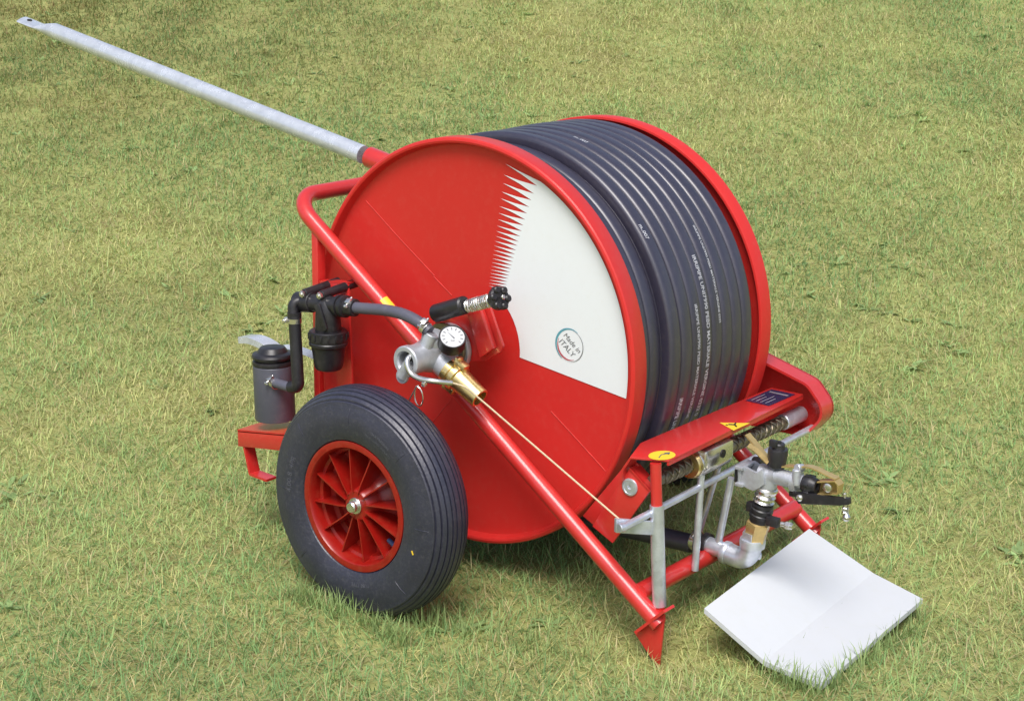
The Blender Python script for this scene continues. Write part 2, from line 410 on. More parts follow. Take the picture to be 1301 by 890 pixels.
drawbar = b.build('drawbar', M['galv_pipe'], cart, 50)
MB().lathe(d0+dv*(L-.030)+un*.0022, un, [(-.002, .0), (-.002, .006), (.0012, .006), (.0012, 0)], 16).build('pin_hole', M['dark'], drawbar)
b = MB(); b.lathe(d0-dv*.02, dv, [(0, 0), (0, .0215), (.100, .0222), (.102, .0217), (.102, .0194)], 28)
b.prism([d0-Z*.005+V(.02, -.004, 0), d0+dv*.08-un*.015-V(0, .004, 0), d0+V(.0, -.004, -.03)], (0, .008, 0))
b.build('drawbar_socket', M['red'], frame)
# --- ground spades
for y, nm in ((-G, 0), (yF, 1)):
    dy = y+G
    P = [at(806, 801, 'y', -G), at(838, 850, 'y', -G), at(845, 779, 'y', -G)]
    b = MB(); b.prism([p+V(0, dy-.003, 0) for p in P], (0, .006, 0))
    Q = [at(814, 801, 'y', -G), at(833, 787, 'y', -G), at(851, 774, 'y', -G)]
    b.strip([q+V(0, dy-.016, 0) for q in Q], V(0, .032, 0), .005)
    b.build('ground_spade', M['red'], cart)
# small wear plate / decal on side tube
tdir = (corner-foot).normalized()
tn = V(0, -.45, 0)+tdir.cross(Y).normalized()*.9
if tn.z < 0: tn = V(0, -.45, 0)-tdir.cross(Y).normalized()*.9
tn.normalize(); pc = at(499, 381, 'y', -G-.012); tp = foot+tdir*((pc-foot).dot(tdir)); tb = tdir.cross(tn)
b = MB(); rows = []
for k in range(7):
    a = -.55+1.1*k/6; nn = tn*math.cos(a)+tb*math.sin(a)
    rows.append([b.bm.verts.new(tp+nn*(TR+.0006)+tdir*s) for s in (-.022, .022)])
for A, B in zip(rows[:-1], rows[1:]): b.face([A[0], A[1], B[1], B[0]])
b.build('warning_label', M['yellow'], frame)

# --- drum flanges
def flange(y, sg, name='flange'):
    """sg = +1: open side of the rim faces -Y"""
    b = MB()
    prof = [(.018, 0), (.018, .356), (.0165, .3655), (.010, .3685), (.003, .3690), (0.0006, .3705), (-.0006, .374), (.0006, .378), (.003, .380), (.037, .3805), (.0395, .3790), (.040, .375), (.037, .372), (.024, .370), (.022, .36), (.022, 0)]
    b.lathe(V(0, y, AX.z), V(0, sg, 0), prof, 160)
    return b.build(name, M['red_disc'], cart)
fl1 = flange(0, 1); fl2 = flange(DW, -1)
yd = .0168
def pol(r, a, y=yd): return V(r*math.cos(R_(a)), y, AX.z+r*math.sin(R_(a)))
# white saw-edged panel
ty = [208, 222, 232.5, 243.5, 252, 262, 270.5, 278.5, 286.6, 293.4, 299.7, 306, 312, 317.6, 323, 328.2, 333.2, 338, 342.6, 347, 351.3, 355.5, 359.5, 363.3]
vy = [236, 246, 254.3, 263, 271.2, 279, 286.3, 293.6, 300.3, 306.9, 312, 318, 323, 327.8, 332.5, 337, 341.4, 345.7, 349.8, 353.8, 357.7, 361.4, 364.8, 368]
tips, vals = [], []
for i, (a, c) in enumerate(zip(ty, vy)):
    tips.append(at(642-22*(a-208)/158, a, 'y', yd)); vals.append(at(682.5-40*((c-236)/132)**.88, c, 'y', yd))
b = MB()
base = [vals[0].lerp(pol(.3535, 63), .3)]+vals
body = [pol(.3555, a) for a in np.linspace(-6.1, 63.4, 60)]+[v for v in vals]+[pol(.1195, a) for a in np.linspace(64, -3, 30)]
cen = pol(.24, 28)
vb = [b.bm.verts.new(p) for p in body]; vc = b.bm.verts.new(cen)
for i in range(len(vb)): b.face([vb[i], vb[(i+1) % len(vb)], vc])
prev = pol(.3555, 63.4)
for tp_, v in zip(tips, vals):
    bmid = prev.lerp(v, .5); q0 = prev.lerp(tp_, .5).lerp(bmid.lerp(tp_, .5), .30); q1 = v.lerp(tp_, .5).lerp(bmid.lerp(tp_, .5), .35)
    A, T, C, D, E_ = [b.bm.verts.new(p) for p in (prev, tp_, v, q0, q1)]
    b.face([A, D, E_]); b.face([A, E_, C]); b.face([D, T, E_]); prev = v
b.build('white_panel', M['white'], fl1)
for pts in ([(465, 255), (508, 303), (552, 350)], [(551, 351), (574, 375)], [(700, 522), (735, 560), (772, 601)], [(573, 507), (548, 538)]):
    q = [at(*p, 'y', .0175) for p in pts]; b = MB()
    b.tube(q, .0007, 5); b.build('scratch', M['scratch'], fl1)
# text helper
def text_tris(body, size, shear=0, bold=False):
    c = bpy.data.curves.new('t', 'FONT'); c.body = body; c.size = size; c.shear = shear; c.resolution_u = 3
    c.offset = size*.02 if bold else 0
    o = bpy.data.objects.new('t', c); COL.objects.link(o); bpy.context.view_layer.update()
    me = bpy.data.meshes.new_from_object(o.evaluated_get(bpy.context.evaluated_depsgraph_get()))
    v = [x.co.copy() for x in me.vertices]; f = [list(p.vertices) for p in me.polygons]
    bpy.data.objects.remove(o); bpy.data.curves.remove(c); bpy.data.meshes.remove(me); return v, f
def place_text(mb, body, size, fn, center=True, **k):
    v, f = text_tris(body, size, **k); w_ = max(p.x for p in v); x0 = w_/2 if center else 0
    vv = [mb.bm.verts.new(fn(p.x-x0, p.y)) for p in v]
    for q in f: mb.face([vv[i] for i in q])
    return w_
# round sticker
sc = at(724, 439, 'y', yd-.0006); ua = R_(-38)
su, sv_ = V(math.cos(ua), 0, math.sin(ua)), V(-math.sin(ua), 0, math.cos(ua))
def stk(a, b_, dy=0):
    a, b_ = a*1.17, b_*1.17
    return sc+su*a+sv_*b_+V(0, dy, 0)
b = MB(); b.poly([stk(.0245*math.cos(t), .0245*math.sin(t)) for t in np.linspace(0, 6.283, 49)[:-1]])
st = b.build('round_sticker', M['white'], fl1)
def arc(a0, a1, r, wmax, m, nm, off=(0, 0)):
    b = MB(); N = 30; A = []; 
    for i in range(N+1):
        t = i/N; a = R_(a0+(a1-a0)*t); ww = wmax*(.15+.85*math.sin(math.pi*t)); 
        A.append([b.bm.verts.new(stk((r+s*ww)*math.cos(a)+off[0], (r+s*ww)*math.sin(a)+off[1], -.0004)) for s in (-.5, .5)])
    for p, q in zip(A[:-1], A[1:]): b.face([p[0], p[1], q[1], q[0]])
    b.build(nm, m, fl1)
arc(95, 275, .0258, .0036, M['teal'], 'sticker_ring'); arc(195, 330, .0225, .0030, M['redink'], 'sticker_ring')
arc(-45, 115, .0245, .0012, M['greyink'], 'sticker_ring')
b = MB(); place_text(b, 'Made in', .0118, lambda x, y: stk(x, y+.003, -.0005), shear=.3); place_text(b, 'ITALY', .0128, lambda x, y: stk(x-.001, y-.0105, -.0005), shear=.2)
b.build('sticker_lettering', M['greyink'], fl1)

# --- drum core and hose
RH = .0175; RT = .3608
b = MB(); b.lathe(V(0, .022, AX.z), Y, [(0, .30), (DW-.044, .30)], 96); b.build('drum_core', M['hose'], cart)
pitch = .0348
def coil(y0, turns, R, a0=-90, n=110, jit=.0010, PH=1.3):
    pts = []
    N = int(n*turns)
    ph = PH
    for i in range(N+1):
        t = i/n; a = R_(a0)-2*math.pi*t
        pts.append(V((R+jit*math.sin(a*2+ph+t))*math.cos(a), y0-pitch*t+jit*math.sin(a*1.3+ph), AX.z+(R+jit*math.sin(a*2+ph+t))*math.sin(a)))
    return pts
def coil_mesh(mb, C, n=28, ex=4.2, dip=None):
    """sweep a slightly squashed hose section (radial, Y) along a coil of centre points"""
    rings = []
    for i, p in enumerate(C):
        rd = V(p.x, 0, p.z-AX.z).normalized(); ring = []
        for k in range(n):
            t = 2*math.pi*k/n; c, s_ = math.cos(t), math.sin(t)
            q = RH/((abs(c)**ex+abs(s_)**ex)**(1/ex))
            ring.append(mb.bm.verts.new(p+rd*(q*c)+Y*(q*s_*1.0)))
        rings.append(ring)
    for A, B in zip(rings[:-1], rings[1:]):
        for k in range(n): mb.face([A[k], A[(k+1) % n], B[(k+1) % n], B[k]])
    mb.face(rings[0][::-1]); mb.face(rings[-1])
b = MB()
ytop = DW-.040-RH-.001
topc = coil(ytop, 8.3, RT); coil_mesh(b, topc)
lowc = coil(.0405+RH+pitch*3.0, 3.0, RT-.018, PH=2.1); coil_mesh(b, lowc)
hose = b.build('hose', M['hose'], cart, 60)
tail = [None, None, V(.25, .172, .116), V(.33, .175, .119), V(.40, .178, .121)]
b = MB(); tl = spline([V(-.10, .150, .132), V(0, .155, AX.z-RT-.001)]+[V(.08, .160, .112)]+tail[2:], 10); b.tube(tl, RH, 18)
b.build('hose_tail', M['hose'], cart, 60)
def hose_text(body, size, n, a0, phi0=0, R=RT, y0=None, PH=1.3):
    """printed line that follows turn n of the coil, starting at angle a0"""
    b = MB(); y0 = ytop if y0 is None else y0
    def fn(x, y):
        a = R_(a0)-x/(R+RH); t = n+((R_(-90)-a)/(2*math.pi) % 1); A = R_(-90)-2*math.pi*t
        ph = phi0+(y-size*.36)/RH; c, s_ = math.cos(ph), math.sin(ph)
        q = RH/((abs(c)**4.2+abs(s_)**4.2)**(1/4.2))+.0006
        rr_ = R+.0010*math.sin(A*2+PH+t)+q*c
        return V(rr_*math.cos(a), y0-pitch*t+.0010*math.sin(A*1.3+PH)+q*s_, AX.z+rr_*math.sin(a))
    place_text(b, body, size, fn, center=False, bold=True); b.build('hose_lettering', M['print'], hose)
hose_text('IRRIPIPE UNI7990 PEBD MATERIALE VERGINE 0332 0', .0135, 4, 28, -.05)
hose_text('IRRIPIPE UNI7990 PEBD MATERIALE VERGINE 0332', .0085, 3, 36, .25)
hose_text('IRRIPIPE UNI7990 PEBD MATERIALE VERGINE', .0110, 5, 15, -.1)
hose_text('IRRIPIPE UNI7990', .0120, 6, -10, -.4)
hose_text('m..003', .0120, 5, 77.5, .2)
hose_text('m..007', .0110, 7, 40, -.3)
hose_text('+13.30+  07/07/08', .0110, 0, 83, .75, R=RT-.018, y0=.0405+RH+pitch*1.30+.004, PH=2.1)
# --- wheel
def make_wheel():
    o = bpy.data.objects.new('wheel', None); COL.objects.link(o); o.parent = cart; o.empty_display_size = .05
    prof = [(.016, .112), (.006, .1185), (-.001, .123), (-.0045, .132), (-.0075, .145), (-.0085, .158), (-.0075, .170), (-.0040, .1815)]
    # shoulder and ribbed tread
    def crown(y): 
        u = (y-.044)/.052
        return .2117-.0285*abs(u)**2.6
    gro = [.001, .009, .018, .028, .0375, .0505, .060, .070, .079, .087]
    ys = []
    for y in np.linspace(-.002, .090, 70): ys.append(y)
    for g in gro: ys += [g-.0016, g-.0012, g+.0012, g+.0016]
    for y in sorted(ys):
        d = .0042 if min(abs(y-g) for g in gro) < .00125 else 0
        prof.append((y, crown(y)-d))
    prof += [(.092, .1815), (.0955, .170), (.0965, .158), (.0955, .145), (.0925, .132), (.089, .123), (.082, .1185), (.072, .112)]
    b = MB(); b.lathe((0, 0, 0), Y, prof, 160)
    for a in np.linspace(0, 6.283, 9)[:-1]:       # mould seams on the sidewall
        P = [V(h-.0002, 0, r) for h, r in ((-.0066, .150), (-.0085, .158), (-.0075, .170), (-.0040, .1815), (-.0005, .186))]
        P = [V(p.z*math.cos(a), p.x, p.z*math.sin(a)) for p in P]; b.tube(P, .0006, 5)
    ty_ = b.build('tyre', M['rubber'], o, 22)
    # raised sidewall lettering
    def ring_text(body, a0, R, size):
        b = MB()
        def fn(x, y):
            r = R+y; a = R_(a0)-x/R
            return V(r*math.cos(a), float(np.interp(r, [.123, .132, .145, .158, .170, .1815], [-.001, -.0045, -.0075, -.0085, -.0075, -.0040]))-.0007, r*math.sin(a))
        place_text(b, body, size, fn); b.build('sidewall_lettering', M['print_grey'], ty_)
    ring_text('4.00-8  4PR', 168, .146, .015); ring_text('MAX LOAD  INFLATE', 62, .148, .007); ring_text('MAX PRESSURE', 62, .158, .007); ring_text('TUBE TYPE', -80, .140, .009)
    b = MB()
    b.lathe((0, 0, 0), Y, [(.016, .1165), (.004, .1205), (.000, .1200), (-.0008, .117), (-.0002, .1085), (.003, .1060), (.016, .1045), (.024, .1035), (.026, .098), (.044, .096), (.046, .086), (.052, .083), (.054, .060), (.050, .050), (.034, .034), (.014, .030), (.010, .026), (.009, .010), (.060, .010), (.064, .09), (.060, .11), (.070, .1165)], 120, closed=False)
    for k in range(12):                                             # curved fins
        a = R_(k*30+9); P = []
        def q(r, y, da): return V(r*math.cos(a+da), y, r*math.sin(a+da))
        fr_ = [(.024, .006, .10), (.045, .007, .06), (.070, .0085, .02), (.1045, .010, 0)]
        bk = [(.1045, .030, 0), (.085, .05, .0), (.060, .054, .04), (.028, .03, .10)]
        for (r, y, da), (r2, y2, da2) in zip(fr_, bk[::-1]): pass
        F_ = [q(*t) for t in fr_]; B_ = [q(t[0], t2[1], t[2]) for t, t2 in zip(fr_, [(0, .03), (0, .052), (0, .056), (0, .046)])]
        side_ = V(-math.sin(a), 0, math.cos(a))*.0012
        rows = [[b.bm.verts.new(p) for p in (f-side_, f+side_, g+side_*1.4, g-side_*1.4)] for f, g in zip(F_, B_)]
        for A, B in zip(rows[:-1], rows[1:]):
            for j in range(4): b.face([A[j], A[(j+1) % 4], B[(j+1) % 4], B[j]])
        b.face(rows[0][::-1]); b.face(rows[-1])
    b2 = b.build('rim', M['red_plastic'], o, 35)
    def rim_text(body, a0, size):
        b = MB()
        def fn(x, y):
            r = .1105+y; a = R_(a0)-x/.1105
            return V(r*math.cos(a), -.0013, r*math.sin(a))
        place_text(b, body, size, fn); b.build('rim_lettering', M['red_plastic'], b2)
    rim_text('MADE IN ITALY', 135, .006); rim_text('4.00-8 RIM', -45, .006)
    b = MB(); b.lathe((0, .009, 0), -Y, [(0, 0), (0, .0150), (.003, .0150), (.004, .0142), (.004, .0105), (.013, .0105), (.0155, .0085), (.0155, 0)], 28)
    b.build('hub_bolt', M['zinc'], o)
    b = MB(); b.cyl(V(.066, .022, -.052), V(.100, .014, -.062), .0048); b.build('valve_stem', M['blueink'], o)
    b = MB(); b.box(V(.150, -.0092, -.045), V(.0012, 0, .0006), V(0, .0004, 0), V(-.0015, 0, .0035), 0); b.build('paint_mark', M['yellow'], ty_)
    return o
wheel = make_wheel(); wheel.location = (-.033, -.2630, .2117)
w2 = wheel.copy(); COL.objects.link(w2); w2.location = (-.033, DW+.2630, .2117); w2.rotation_euler = (0, 0, math.pi)
for c in list(wheel.children):
    c2 = c.copy(); COL.objects.link(c2); c2.parent = w2
    for g in c.children:
        g2 = g.copy(); COL.objects.link(g2); g2.parent = c2

# --- canister on the shelf
cb = at(350, 531, 'y', -.112); ctop = at(346, 462, 'y', -.112)
ca = (ctop-cb).normalized(); ca = V(ca.x*.6, 0, ca.z).normalized(); ch = (ctop-cb).length
b = MB(); b.lathe(cb, ca, [(0, 0), (0, .0385), (.002, .0395), (ch-.002, .0395), (ch, .038), (ch, 0)], 48)
can = b.build('canister', M['grey'], cart)
b = MB(); b.lathe(cb+ca*ch, ca, [(.0, .02), (.0, .0395), (.003, .0405), (.008, .0395), (.010, .034), (.012, .034), (.014, .040), (.018, .041), (.022, .039), (.025, .030), (.030, .027), (.034, .024), (.036, .015), (.036, 0)], 48)
b.build('cap', M['black'], can)
# lever lying behind the canister
P = [at(*q, 'y', -.055) for q in ((303, 436), (316, 437), (330, 443), (341, 451), (352, 456))]
b = MB(); b.strip(spline(P, 4), V(.004, .034, 0), .013)
P = [at(*q, 'y', -.045) for q in ((336, 455), (350, 449), (366, 446), (384, 450), (402, 458), (420, 466))]
b.strip(spline(P, 4), V(.004, .030, -.014), .014); b.build('lever', M['galv_pipe'], cart)
# clamp helper: band, screw housing and screw
def clamp(c, axis, r, parent, sdir, name='hose_clamp'):
    c, axis, sdir = Vector(c), Vector(axis).normalized(), Vector(sdir).normalized()
    b = MB(); b.lathe(c-axis*.0045, axis, [(0, r), (0, r+.0012), (.009, r+.0012), (.009, r)], 28, closed=True)
    t = axis.cross(sdir).normalized(); o = c+sdir*(r+.004)
    b.box(o, t*.006, axis*.0052, sdir*.0042, .001); b.cyl(o-t*.011, o+t*.013, .0026); b.cyl(o+t*.010, o+t*.015, .0042, n=6)
    return b.build(name, M['zinc'], parent)
# --- pipe from canister to filter
yq = -.125
p0 = at(344, 484, 'y', -.135)
b = MB(); P = [p0, at(356, 488, 'y', -.14), at(373, 493, 'y', -.14)]
b.tube(P, .0095, 16); b.build('stub_pipe', M['grey'], cart)
clamp(at(349, 487, 'y', -.137), P[1]-P[0], .0095, cart, (-.3, -.6, .8))
b = MB(); b.tube(fillet([at(369, 491, 'y', -.14), at(379, 492, 'y', -.14), at(374, 402, 'y', -.13)], .010, 6), .0118, 18)
b.build('riser_pipe', M['black'], cart)
clamp(at(374.3, 407, 'y', -.13), Z, .0120, cart, (-1, -.4, 0))
# --- water filter
FY = -.105
fc = at(417, 419, 'y', FY)
filt = empty('water_filter', '', '', (0, 0, 0)); del filt['label']; del filt['category']; filt.parent = cart
b = MB()
ce = at(372, 384, 'y', -.125)
b.tube(fillet([at(373, 404, 'y', -.128), ce, at(390, 381, 'y', FY)], .012, 6), .0105, 16)
b.lathe(at(374, 399, 'y', -.128), Z, [(-.006, .0105), (-.006, .0135), (.004, .0135), (.004, .0105)], 20)
b.cyl(at(378, 383, 'y', FY), at(398, 384, 'y', FY), .0195); b.cyl(at(396, 384, 'y', FY), at(452, 391, 'y', FY), .0165)
b.lathe(at(430, 388, 'y', FY), at(452, 391, 'y', FY)-at(430, 388, 'y', FY), [(0, .0165), (0, .021), (.007, .021), (.008, .018), (.012, .018), (.013, .021), (.020, .021), (.022, .0165)], 28)
b.lathe(fc, Z, [(-.01, 0), (-.01, .024), (.0, .025), (.03, .0235), (.05, .0215), (.058, .016), (.060, 0)], 32)
b.prism([fc+V(-.012, -.026, .050), fc+V(.002, -.026, .056), fc+V(.022, -.026, .010), fc+V(.014, -.026, .002)], (0, .004, 0))
for q in ((386, 373), (408, 375)):
    p = at(*q, 'y', FY-.012); b.cyl(p, p+V(.006, .088, .010), .0088)
b.build('filter_head', M['black'], filt)
for q in ((386, 373), (408, 375)):
    b = MB(); p = at(*q, 'y', FY-.012); ax = V(.006, .088, .010).normalized(); b.cyl(p-ax*.007, p, .0072, n=6); b.cyl(p-ax*.009, p-ax*.006, .004)
    b.build('clamp_bolt', M['zinc'], filt)
b = MB(); pr = [(.002, 0), (.002, .034), (0, .0365), (-.016, .037), (-.017, .0355), (-.019, .0355), (-.021, .037), (-.026, .0365), (-.029, .032), (-.058, .0285), (-.068, .0270), (-.073, .024), (-.076, .016), (-.077, 0)]
b.lathe(fc+V(0, 0, -.002), Z, pr, 40)
for k in range(16):
    a = k*math.pi/8; d = V(math.cos(a), math.sin(a), 0); b.box(fc+d*.0365+V(0, 0, -.010), d*.002, d.cross(Z)*.0025, Z*.006, .0008)
b.build('filter_bowl', M['black'], filt)
b = MB(); q0 = at(406, 359, 'y', -.058); q1 = at(442, 361, 'y', -.058); q2 = at(448, 500, 'y', -.058); q3 = at(412, 497, 'y', -.058)
b.prism([q0, q1, q2, q3], (0, .005, 0)); b.strip([q0, q1], V(0, .02, 0), .004); b.build('filter_plate', M['red'], frame)
# --- hose from filter to hub
ho = spline([at(444, 390, 'y', FY), at(466, 392, 'y', FY), at(490, 394, 'y', -.108), at(512, 399, 'y', -.112), at(532, 409, 'y', -.112), at(546, 421, 'y', -.11)], 8)
b = MB(); b.tube(ho, .0108, 18); b.build('link_hose', M['grey'], cart)
clamp(at(449, 390.5, 'y', FY), ho[4]-ho[0], .0112, cart, (-.2, -.6, .8)); clamp(at(540, 416, 'y', -.112), ho[-1]-ho[-9], .0112, cart, (.3, -.5, .8))

# --- hub valve on the drum axis
VY = -.085
hub = MB()
hub.lathe(V(0, -.160, AX.z), Y, [(.004, .0175), (.0, .020), (.0, .0265), (.002, .0285), (.012, .0285), (.014, .0262), (.040, .0262), (.062, .032), (.085, .036), (.105, .036), (.112, .030), (.118, .030), (.118, .046), (.121, .0475), (.127, .0475), (.129, .046), (.129, .0)], 48)
hub.lathe(V(0, -.160, AX.z), Y, [(.004, .0175), (.05, .017), (.052, 0)], 48)
br0 = V(.0, VY+.0, AX.z); br1 = at(573, 471, 'y', VY-.004); brd = (br1-br0).normalized()
hub.cyl(br0, br1, .0245, .0235, 32)
pt_ = at(549, 424, 'y', -.108); hub.cyl(pt_, br0+V(.004, -.03, .01), .0125)
hub.cyl(br0, br0+V(.012, -.014, .040), .024, .02)
lug = at(511, 478, 'y', -.158)
hub.tube([at(520, 462, 'y', -.156), lug], .011, 12); hub.lathe(lug+V(0, -.003, 0), Y, [(0, 0), (0, .012), (.001, .013), (.006, .013), (.007, .012), (.007, 0)], 24)
hv = hub.build('hub_valve', M['cast'], cart, 40)
MB().lathe(V(0, -.156, AX.z), Y, [(.02, 0), (.02, .0168), (.022, .0168), (.022, 0)], 32).build('valve_bore', M['dark'], hv)
MB().lathe(V(0, -.056, AX.z+.004), Y, [(0, .02), (0, .046), (.003, .0475), (.008, .042), (.014, .042), (.014, .02)], 48).build('bearing_seal', M['worm'], hv)
gn = V(.5, -.45, .74).normalized(); gc = at(575, 427, 'y', -.108)
b = MB(); b.lathe(gc, -gn, [(.0015, 0), (.0015, .0220), (0, .0225), (0, .0238), (.002, .0245), (.026, .0245), (.028, .023), (.028, .01), (.045, .007)], 40)
gau = b.build('pressure_gauge', M['black'], cart)
b = MB(); b.lathe(gc, gn, [(-.0012, 0), (-.0012, .0215)], 40); b.build('gauge_dial', M['dial'], gau)
gu = (V(0, 0, 1)-gn*gn.z).normalized(); gs = gu.cross(gn)
b = MB()
for k in range(11):
    a = R_(-135+27*k); d = gu*math.cos(a)+gs*math.sin(a); t = d.cross(gn); c = gc-gn*.0008+d*.0165
    b.poly([c-t*.0008-d*.0025, c+t*.0008-d*.0025, c+t*.0008+d*.0025, c-t*.0008+d*.0025])
d = gu*.75+gs*-.6; t = d.cross(gn); b.poly([gc-gn*.0007-t*.0014-d*.005, gc-gn*.0007+t*.0014-d*.005, gc-gn*.0007+d*.015])
place_text(b, 'bar', .006, lambda x, y: gc-gn*.0008+gs*x+gu*(y-.010))
b.build('dial_marks', M['greyink'], gau)
# brass coupling
b0 = at(571, 470, 'y', VY-.004); b1 = at(610, 506, 'y', VY-.004); bd = (b1-b0).normalized(); BL = (b1-b0).length
b = MB(); b.lathe(b0, bd, [(-.002, 0), (-.002, .0245), (.010, .0245), (.011, .022), (.014, .022), (.016, .0265), (.024, .0265), (.026, .0225), (BL*.6, .0205), (BL-.001, .0185), (BL, .0175), (BL, .0145), (BL-.02, .0135), (BL-.02, 0)], 36)
bs = bd.cross(V(0, 1, 0)).normalized()
for sg in (1, -1):
    c = b0+bd*.018+bs*sg*.026
    b.box(c, bd*.012, V(0, .009, 0), bs*.007, .003); b.box(c-bd*.010+bs*sg*.004, bd*.004, V(0, .008, 0), bs*.006, .002)
b.build('brass_coupling', M['brass'], cart)
# tension plate, rubber roller, spring and knob
sdv = V(.90, -.18, .33).normalized()
s0 = at(594, 389, 'y', -.075)
def sp(t): return s0+sdv*t*1.28
tp0 = [at(*q, 'y', -.052) for q in ((592, 383), (606, 376), (613, 396), (629, 442), (626, 450), (606, 462), (560, 462), (549, 400))]
b = MB(); b.prism([p+V(0,.022,0) for p in tp0], (0, .006, 0)); b.prism([at(*q, 'y', -.066) for q in ((546, 393), (551, 391), (558, 408), (553, 411))], (0, .03, 0), .001)
b.prism([at(*q, 'y', -.046) for q in ((590, 384), (604, 376), (626, 443), (609, 455))], (0, .014, 0), .002)
b.build('tension_plate', M['red'], cart)
b = MB(); q0 = at(553, 398, 'y', -.070); q1 = at(591, 387, 'y', -.080); b.cyl(q0, q1, .0165, bev=.003); b.build('rubber_roller', M['black'], cart)
b = MB(); b.cyl(sp(-.005), sp(.062), .0045)
for k in (0, .050): b.cyl(sp(k+.003), sp(k+.006), .0125)
b.build('knob_rod', M['zinc'], cart)
sa = sdv.orthogonal().normalized(); sb_ = sdv.cross(sa)
b = MB(); b.tube([sp(.009+.041*t/120)+(sa*math.cos(t/120*6.283*8)+sb_*math.sin(t/120*6.283*8))*.0112 for t in range(121)], .0017, 8); b.build('spring', M['zinc'], cart)
b = MB(); b.lathe(sp(.058), sdv, [(0, 0), (0, .010), (.006, .012), (.008, .018), (.012, .0205), (.020, .0205), (.023, .018), (.0225, .012), (.0215, .007), (.0215, 0)], 36)
for k in range(6):
    a = k*math.pi/3; b.cyl(sp(.068)+(sa*math.cos(a)+sb_*math.sin(a))*.0155, sp(.0785)+(sa*math.cos(a)+sb_*math.sin(a))*.0155, .0066, n=16, bev=.002)
kn = b.build('knob', M['black'], cart)
b = MB(); b.cyl(sp(.078), sp(.0825), .0045, n=6); b.build('knob_bolt', M['zinc'], kn)
# locking pin, ring clip and pull cord
b = MB(); P = spline([at(529, 456, 'y', -.135), at(522, 452, 'y', -.155), at(517, 460, 'y', -.168), at(522, 474, 'y', -.170), at(534, 481, 'y', -.168), at(552, 484, 'y', -.160), at(574, 486, 'y', -.135)], 6)
b.tube(P, .0052, 12); b.build('locking_pin', M['zinc'], cart)
b = MB(); C_ = at(531, 503, 'y', -.170)
L_ = [C_+V(.0115*math.cos(a), .004*math.sin(a*.5), .0185*math.sin(a)) for a in np.linspace(R_(100), R_(455), 40)]
b.tube(L_+[at(520, 508, 'y', -.172), at(514, 517, 'y', -.172)], .0013, 8)
b.box(at(539, 488, 'y', -.168), X*.004, Y*.004, Z*.004); b.build('ring_clip', M['zinc'], cart)
cordend = at(789, 661, 'y', -.098)
b = MB(); b.tube(spline([at(574, 486, 'y', -.135), at(590, 491, 'y', -.130), at(603, 501, 'y', -.118), at(622, 517, 'y', -.105)], 6)+[cordend], .0017, 8); b.build('pull_cord', M['cord'], cart)

# --- front: guide brackets, cover strip, worm, carriage
b = MB()
nb = [at(752, 668, 'y', -.032), at(800, 594, 'y', -.032), at(826, 623, 'y', -.032), at(778, 690, 'y', -.032)]
b.prism(nb, (0, .006, 0), .0015); b.strip([nb[1], nb[2]], V(0, .030, 0), -.005)
b.prism([at(740, 655, 'y', -.012), at(800, 583, 'y', -.012), at(812, 590, 'y', -.012), at(760, 672, 'y', -.012)], (0, .004, 0))
gb = b.build('guide_bracket', M['red'], cart)
bc = at(801, 618, 'y', -.032)
MB().lathe(bc, -Y, [(0, 0), (0, .0150), (.002, .0158), (.0035, .0150), (.004, .012), (.0032, .0115), (.0035, .004), (.001, .003), (.001, 0)], 32).build('pivot_bolt', M['galv'], gb)
b = MB(); yf = .478; yb = .525
fp = [at(975, 459, 'y', .511), at(1032, 487, 'y', .511)]
pf = fillet([V(.28, yf, .420), V(.458, yf, .370), V(.505, yf, .318), V(.458, yf, .264), V(.30, yf, .262)], .036, 8)
b.strip(pf, V(0, yb-yf, 0), -.005)
pl_ = pf
b.prism([V(p.x, yb-.006, p.z) for p in pf], (0, .005, 0), 0)
b.build('guide_bracket', M['red'], cart)
# cover strip
zc = .343
cs = [at(800, 583, 'z', zc), at(850, 587, 'z', zc), V(.452, .483, zc), V(.378, .483, zc), V(.378, .03, zc)]
cs[2].x = .448
b = MB(); b.prism(cs, (0, 0, .004), .0008); b.strip([cs[1]+V(0, .0, 0), V(cs[2].x, .483, zc)], V(0, 0, -.006), .004)
b.strip([cs[0]+V(-.002, .002, .002), cs[0]+V(-.018, .004, -.022), cs[0]+V(-.022, .006, -.045)], V(.0, .03, 0), .004)
cov = b.build('cover_strip', M['red'], cart)
def onz(q): return at(*q, 'z', zc+.0047)
def sticker(nm, pts, m):
    b = MB(); b.poly(pts); return b.build(nm, m, cov)
el = onz((841, 578)); 
sticker('warning_sticker', [el+V(.021*math.cos(t), .027*math.sin(t), 0) for t in np.linspace(0, 6.283, 41)[:-1]], M['yellow'])
b = MB(); e2 = el+V(0, 0, .0005)
b.tube([e2+V(.004, -.016, 0), e2+V(-.002, 0, 0), e2+V(.003, .013, 0)], .0009, 6); b.poly([e2+V(.008, .010, .0004), e2+V(.003, .021, .0004), e2+V(-.004, .011, .0004)])
b.build('sticker_arrow', M['greyink'], cov)
tr = [onz((914, 536.5)), onz((953, 537)), onz((932, 546.5))]
sticker('warning_sticker', tr, M['yellow']); tc_ = (tr[0]+tr[1]+tr[2])/3+V(0, 0, .0006)
b = MB(); b.tube([tc_+V(-.010, -.004, 0), tc_+V(0, .001, 0), tc_+V(.008, -.006, 0)], .0016, 6); b.tube([tc_+V(0, 0, 0), tc_+V(-.004, .011, 0)], .0016, 6); b.lathe(tc_+V(-.011, -.008, 0), Z, [(0, .0025), (.0008, 0)], 10)
b.build('sticker_figure', M['dark'], cov)
